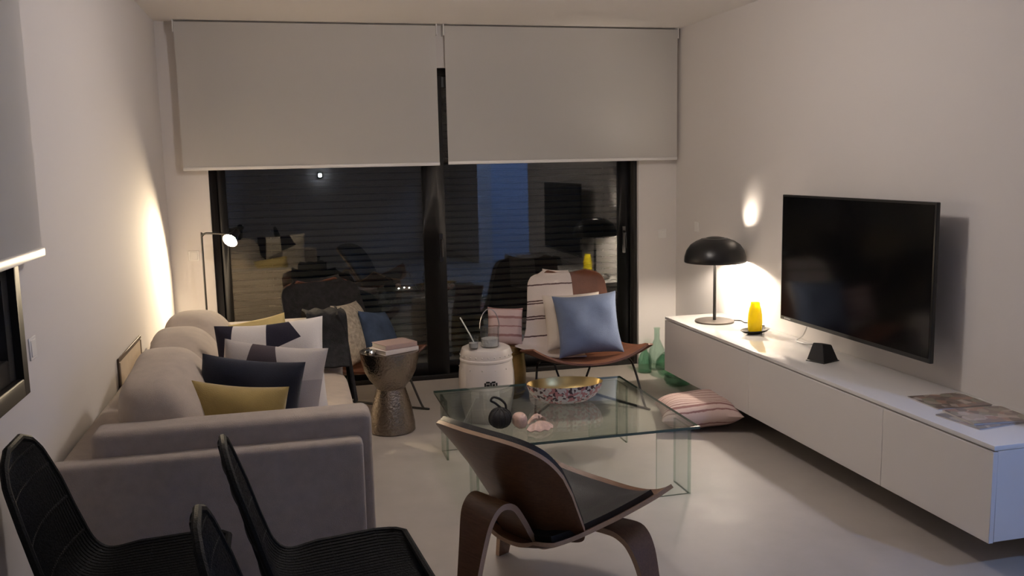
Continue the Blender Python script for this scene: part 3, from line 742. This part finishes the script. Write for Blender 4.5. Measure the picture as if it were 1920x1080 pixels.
# ================================================================== SHELL CHAIR (walnut three-legged)
t = thing('shell_chair', 'walnut plywood three-legged shell chair with black leather pads', 'chair', (.80, 2.875, 0), R_(29.6-90))
bkc = spl([(-.075, .285), (-.125, .375), (-.20, .50), (-.285, .620), (-.345, .700)])
def bsurf(x, v):
    p = bkc(max(0, min(1, v))); k = x/.26
    return Vector((x, p.x+.105*k*k*(.55+.45*(1-v)), p.y-.012*k*k))
def bout(th, sc=1., vs=1., n=4.2):
    c, q = cos(th), sin(th); n = n if q > 0 else 10.
    c = math.copysign(abs(c)**(2/n), c); q = math.copysign(abs(q)**(2/n), q)
    v = .5+.5*q*vs+(1-vs)*.45; return c*sc*(.212+.056*min(1, v*1.5)), v
def panel(outline, th, off, dome=0., mi=(0, 0, 1), nr=12, na=72):
    vs = []; fs = []; ms = []
    def lay(sg):
        base = len(vs)
        for a in range(na):
            X, V = outline(2*pi*a/na)
            for r in range(1, nr+1):
                k = (r/nr)**.8; x = X*k; v = .5+(V-.5)*k
                p = bsurf(x, v); n = (bsurf(x+.004, v)-bsurf(x-.004, v)).cross(bsurf(x, min(1, v+.01))-bsurf(x, max(0, v-.01))).normalized()
                if n.y < 0: n = -n
                vs.append(p+n*(off+(th/2+dome*(1-k**6) if sg > 0 else -th/2)))
        p = bsurf(0, .5); n = (bsurf(.004, .5)-bsurf(-.004, .5)).cross(bsurf(0, .51)-bsurf(0, .49)).normalized(); n = n if n.y > 0 else -n
        vs.append(p+n*(off+(th/2+dome if sg > 0 else -th/2))); c = len(vs)-1
        for a in range(na):
            b = (a+1) % na; fs.append((c, base+a*nr, base+b*nr)); ms.append(mi[0])
            for r in range(nr-1): fs.append((base+a*nr+r, base+a*nr+r+1, base+b*nr+r+1, base+b*nr+r)); ms.append(mi[0])
        return base
    A = lay(1); B = lay(-1)
    for a in range(na):
        b = (a+1) % na; fs.append((A+a*nr+nr-1, A+b*nr+nr-1, B+b*nr+nr-1, B+a*nr+nr-1)); ms.append(mi[2])
    return MB().add(vs, fs, ms)
panel(bout, .014, 0).build('backrest', [M['walnut'], M['ply']], t)
panel(lambda th: bout(th, .975, .95), .018, .0175, .018, (0, 0, 0)).build('back_pad', M['bleather'], t)
swt = [(0, .12), (.06, .185), (.2, .215), (.45, .265), (.7, .325), (.88, .372), (1, .40)]
def cseat(u, v):
    s = -1+2*u; hw = interp(swt, v)
    return Vector((s*hw, -.17+.53*v-.15*v*s*s, .258+.085*v*v+.012*(1-v)**3+.125*abs(s)**2.3*(.25+.75*v)))
MB().sheet(cseat, 34, 26, .014, (0, 0, 1)).build('seat', [M['walnut'], M['ply']], t)
def cseatpad(u, v):
    uu = .08+.84*u; vv = .10+.80*v; vv -= .10*v*(2*u-1)**2*0
    p = cseat(uu, vv); e = min(1, 5*min(u, 1-u, v, 1-v)+.15); p.z += .016+.018*e; return p
MB().sheet(cseatpad, 28, 22, .022).build('seat_pad', M['bleather'], t)
def strip(path, wtab, th, axis):
    """bent plywood strip following a path in a plane, given half width along the other axis"""
    P = smooth_path(path, 8); n = len(P)-1
    def f(u, v):
        x = v*n; i = min(int(x), n-1); p = P[i].lerp(P[i+1], x-i); hw = interp(wtab, v)
        d = (-1+2*u)*hw
        return Vector((p.x+d, p.y, p.z)) if axis == 'x' else Vector((p.x, p.y+d, p.z))
    return MB().sheet(f, 6, 48, th, (0, 0, 1))
strip([(0, .10, .243), (0, -.02, .236), (0, -.10, .26), (0, -.165, .36), (0, -.215, .425), (0, -.265, .44), (0, -.305, .40), (0, -.33, .30), (0, -.36, .15), (0, -.395, .0)],
      [(0, .07), (.3, .075), (.5, .085), (.65, .075), (1, .028)], .02, 'x').build('rear_leg', [M['walnut'], M['ply']], t)
strip([(-.385, .15, .0), (-.355, .15, .13), (-.32, .15, .235), (-.27, .15, .285), (-.18, .15, .285), (0, .15, .262), (.18, .15, .285), (.27, .15, .285), (.32, .15, .235), (.355, .15, .13), (.385, .15, .0)],
      [(0, .026), (.2, .055), (.3, .065), (.5, .05), (.7, .065), (.8, .055), (1, .026)], .02, 'y').build('front_leg_pair', [M['walnut'], M['ply']], t)

# ================================================================== DINING CHAIRS (black woven)
dprof = spl([(.225, .455), (.12, .452), (-.02, .447), (-.12, .452), (-.175, .49), (-.205, .58), (-.235, .70), (-.262, .80), (-.275, .862)])
dwt = [(0, .185), (.03, .215), (.10, .23), (.3, .23), (.45, .223), (.6, .21), (.75, .19), (.87, .16), (.95, .118), (1, .06)]
def dsurf(s, v):
    p = dprof(v); hw = interp(dwt, v); seat = max(0, min(1, (.45-v)/.2)); bk = 1-seat
    return Vector((p.x+.045*bk*s*s*(1.2-v), s*hw, p.y+.022*seat*s*s))
def dining(label, loc, rz):
    t = thing('dining_chair', label, 'chair', loc, rz, 'black woven dining chairs')
    rim = [dsurf(-1, v/40) for v in range(41)]+[dsurf(1, v/40) for v in range(40, -1, -1)]
    MB().tube(rim, .010, 8, True).build('rim_frame', M['rattan'], t)
    st = MB()
    for k in range(29):
        s = -1+2*(k+.5)/29
        st.tube([dsurf(s, v/30) for v in range(31)], .0058, 5)
    tag(st.build('woven_cords', M['rattan'], t), kind='stuff')
    rb = MB()
    for v in (.10, .22, .34, .46, .58, .70, .82, .92):
        rb.tube([dsurf(-1+k/8, v)-Vector((0, 0, .006)) for k in range(17)], .007, 6)
    rb.build('cross_rib', M['rattan'], t)
    for sx in (-.14, .15):
        for s in (-1, 1):
            MB().tube([(sx, s*.16, .445), (sx*1.35, s*.2, .0)], [.011, .008], 10).build('leg', M['black'], t)
    MB().tube([(-.14, -.16, .44), (-.14, .16, .44)], .008, 8).tube([(.15, -.16, .44), (.15, .16, .44)], .008, 8).build('seat_brace', M['black'], t)
    return t
dining('black woven dining chair nearest the left wall', (-.455, 2.43, 0), R_(1))
dining('black woven dining chair in front of the sofa arm', (.065, 2.285, 0), R_(6))
dining('black woven dining chair nearest the viewer with only its back in view', (.05, 1.785, 0), R_(4))

# ================================================================== TV CABINET + TV
CX, CY0, CY1, CZ0, CZ1 = 2.384, 2.556, 5.449, .141, .508
t = thing('media_cabinet', 'long white floating media cabinet on the right wall', 'cabinet', (0, 0, 0))
bx('body', M['gloss_front'], (CX+.022, RX-.003, CY0+.003, CY1-.003, CZ0+.002, CZ1-.02), t, .002, 1)
bx('worktop', M['gloss'], (CX+.002, RX-.003, CY0, CY1, CZ1-.018, CZ1), t, .002, 2)
ys = (CY0, 3.17, 4.31, CY1)
for a, c in zip(ys, ys[1:]):
    bx('drawer_front', M['gloss_front'], (CX, CX+.02, a+.0007, c-.0007, CZ0, CZ1-.024), t, .0015, 1)
# TV
t = thing('television', 'large black flat television mounted on the right wall', 'television', (2.691, 0, 0))
ty0, ty1, tz0, tz1 = 3.26, 4.497, .633, 1.341
bx('panel', M['tvframe'], (-.012, .008, ty0, ty1, tz0, tz1), t, .004, 3)
bx('rear_housing', M['tvframe'], (.007, .05, ty0+.17, ty1-.17, tz0+.08, tz1-.16), t, .01, 2)
MB().box(-.0135, -.011, ty0+.012, ty1-.012, tz0+.022, tz1-.012).build('screen', M['screen'], t)
for k, (a, c) in enumerate(((0, .010), (.014, .022), (.026, .036), (.040, .048), (.052, .062))):
    MB().box(-.0132, -.0115, ty1-.045-c, ty1-.045-a, tz0+.008, tz0+.0155).build('brand_letter', M['mark'], t)
bx('wall_bracket', M['black'], (.048, .1215, 3.70, 4.06, .88, 1.12), t, .004, 1)
o = MB().tube(smooth_path([(2.765, 4.36, .70), (2.775, 4.37, .62), (2.77, 4.40, .55), (2.74, 4.42, .513), (2.75, 4.33, .512), (2.80, 4.30, .513)], 6), .004, 7).build('cable', M['wplastic'], None)
tag(o, 'pale cable hanging below the television onto the cabinet', 'cable')
# table lamp
t = thing('table_lamp', 'black mushroom table lamp with lit shade on the white cabinet', 'lamp', (2.60, 5.155, CZ1))
MB().lathe([(0, 0), (.122, 0), (.125, .003), (.124, .010), (.115, .013), (0, .014)], 44).build('base', mat('brushed_dark_metal', (.10, .085, .075), .35, metal=.6), t)
MB().tube([(0, 0, .012), (0, 0, .455)], .0105, 14).build('stem', M['black'], t)
so = [(.193, .388), (.195, .394), (.193, .425), (.180, .465), (.155, .500), (.120, .523), (.088, .536)]
si = [(.086, .531), (.118, .519), (.152, .496), (.176, .462), (.189, .425), (.190, .394), (.193, .388)]
sh = MB().lathe(so, 56, mi=0).lathe([(.088, .536)]+si[:3], 56, mi=0).lathe(si[2:], 56, mi=1).build('shade', [M['black'], M['shade_in']], t)
MB().lathe([(0, .552), (.03, .550), (.055, .545), (.062, .540), (.058, .538), (0, .544)], 36).build('top_cap', M['black'], sh)
vr = MB()
for k in range(3):
    a0 = R_(-14+120*k+17); a1 = R_(-14+120*k+103)
    vr.sheet(lambda u, v: (((.058+.032*v)*cos(a0+(a1-a0)*u)), ((.058+.032*v)*sin(a0+(a1-a0)*u)), .541-.005*v), 16, 2, .002)
vr.sheet(lambda u, v: (((.058+.032*v)*cos(R_(205+42*u))), ((.058+.032*v)*sin(R_(205+42*u))), .541-.005*v), 10, 2, .002)
vr.build('vent_ring', M['black'], sh)
spk = MB()
for k in range(3):
    a = 2*pi*k/3+.4; spk.tube([(.05*cos(a), .05*sin(a), .534), (.10*cos(a), .10*sin(a), .528)], .003, 6)
spk.tube([(0, 0, .45), (0, 0, .54)], .004, 6)
spk.build('shade_spider', M['black'], sh)
MB().soft((0, 0, .462), (.03, .03, .03), 2, 10).build('bulb', emit('table_lamp_bulb', C_TABLE, bulb_strength(P_TABLE, .03)), t)
MB().tube(smooth_path([(.12, -.02, .006), (.16, -.05, .006), (.15, -.12, .006), (.19, -.16, .006), (.17, -.24, .006), (.205, -.27, .006)], 6), .004, 7).build('cord', M['black'], t)
# yellow vase + tray
o = tag(thing('tray', 'small black boat shaped tray under the yellow vase', 'tray', (2.655, 4.735, CZ1), R_(18)))
MB().lathe([(0, 0), (.05, 0), (.085, .008), (.105, .020), (.103, .022), (.083, .012), (.05, .005), (0, .005)], 40, sy=.62).build('dish', M['black'], o)
o = thing('vase', 'bright yellow glass vase standing on the black tray', 'vase', (2.665, 4.755, CZ1+.006))
MB().lathe([(0, 0), (.036, 0), (.040, .004), (.043, .05), (.041, .10), (.034, .140), (.028, .158), (.026, .176), (.023, .176), (.025, .156), (.031, .138), (.038, .10), (.040, .05), (.037, .008), (0, .006)], 36).build('body', M['ygreen'], o)
# speaker
o = thing('speaker', 'small black pyramid shaped speaker below the television', 'speaker', (2.60, 3.95, CZ1), R_(20))
b = MB(); b.add([(-.06, -.055, 0), (.06, -.055, 0), (.06, .055, 0), (-.06, .055, 0), (-.036, -.028, .095), (.036, -.028, .083), (.036, .034, .083), (-.036, .034, .095)], [(0, 3, 2, 1), (4, 5, 6, 7), (0, 1, 5, 4), (1, 2, 6, 5), (2, 3, 7, 6), (3, 0, 4, 7)])
b.build('housing', M['blackm'], o, .006, 3)
MB().box(-.062, .062, -.057, .057, -.0, .006).build('foot_plate', M['black'], o, .002, 1)
# magazines
def magazine(label, loc, rz, w, d, seed, tone, h=.006):
    o = thing('magazine', label, 'magazine', loc, rz, 'magazines on the white cabinet')
    bx('pages', M['page'], (-w/2+.001, w/2-.002, -d/2+.002, d/2-.002, 0, h-.0008), o)
    bx('cover', cover_mat('magazine_print_%d' % seed, seed, tone), (-w/2, w/2, -d/2, d/2, h-.0008, h), o)
magazine('magazine with a dark edged cover, farthest along the cabinet', (2.65, 3.10, CZ1), R_(-3), .25, .205, 1, (.25, .2, .16))
magazine('pale magazine underneath, nearest the front edge of the cabinet', (2.60, 2.85, CZ1), R_(6), .27, .215, 2, (.5, .47, .46))
magazine('magazine with a pinkish printed cover, on top of the pale one', (2.625, 2.855, CZ1+.0062), R_(-6), .26, .20, 3, (.42, .34, .30), .008)

# ================================================================== FLOOR PILLOW + BOTTLES
o = pillow('pink and cream striped pillow on the floor by the cabinet', M['stripe_pillow'], .52, .46, .165, (2.262, 4.70, .082), (R_(-4), R_(3), R_(72)), 11, .07)
def bottle(name, label, m, prof, loc, cat='bottle'):
    o = thing(name, label, cat, loc, 0, 'green glass by the cabinet end'); MB().lathe(prof, 36).build('body', m, o); return o
bottle('bottle', 'tall pale green glass bottle standing in the corner', M['gglass'], [(0, 0), (.055, 0), (.062, .008), (.064, .10), (.058, .15), (.035, .20), (.022, .23), (.021, .30), (.025, .305), (.025, .315), (.018, .315), (.017, .23), (.030, .198), (.053, .15), (.059, .10), (.057, .012), (0, .010)], (2.585, 6.05, 0))
bottle('vase', 'wide green glass bowl vase beside the cabinet end', M['gglass2'], [(0, 0), (.06, 0), (.10, .02), (.125, .07), (.118, .12), (.09, .155), (.075, .17), (.071, .17), (.086, .152), (.113, .118), (.119, .07), (.095, .026), (.06, .008), (0, .008)], (2.60, 5.80, 0), 'vase')
bottle('bottle', 'short dark green glass bottle nearest the lounge chair', M['gglass2'], [(0, 0), (.045, 0), (.05, .008), (.05, .09), (.04, .13), (.018, .16), (.017, .21), (.013, .21), (.014, .16), (.035, .128), (.046, .09), (.046, .012), (0, .010)], (2.46, 5.98, 0))
bottle('vase', 'low dark green glass dish partly under the cabinet', M['gglass2'], [(0, 0), (.05, 0), (.085, .015), (.10, .045), (.095, .075), (.09, .075), (.094, .045), (.08, .02), (.05, .008), (0, .008)], (2.53, 5.55, 0), 'dish')
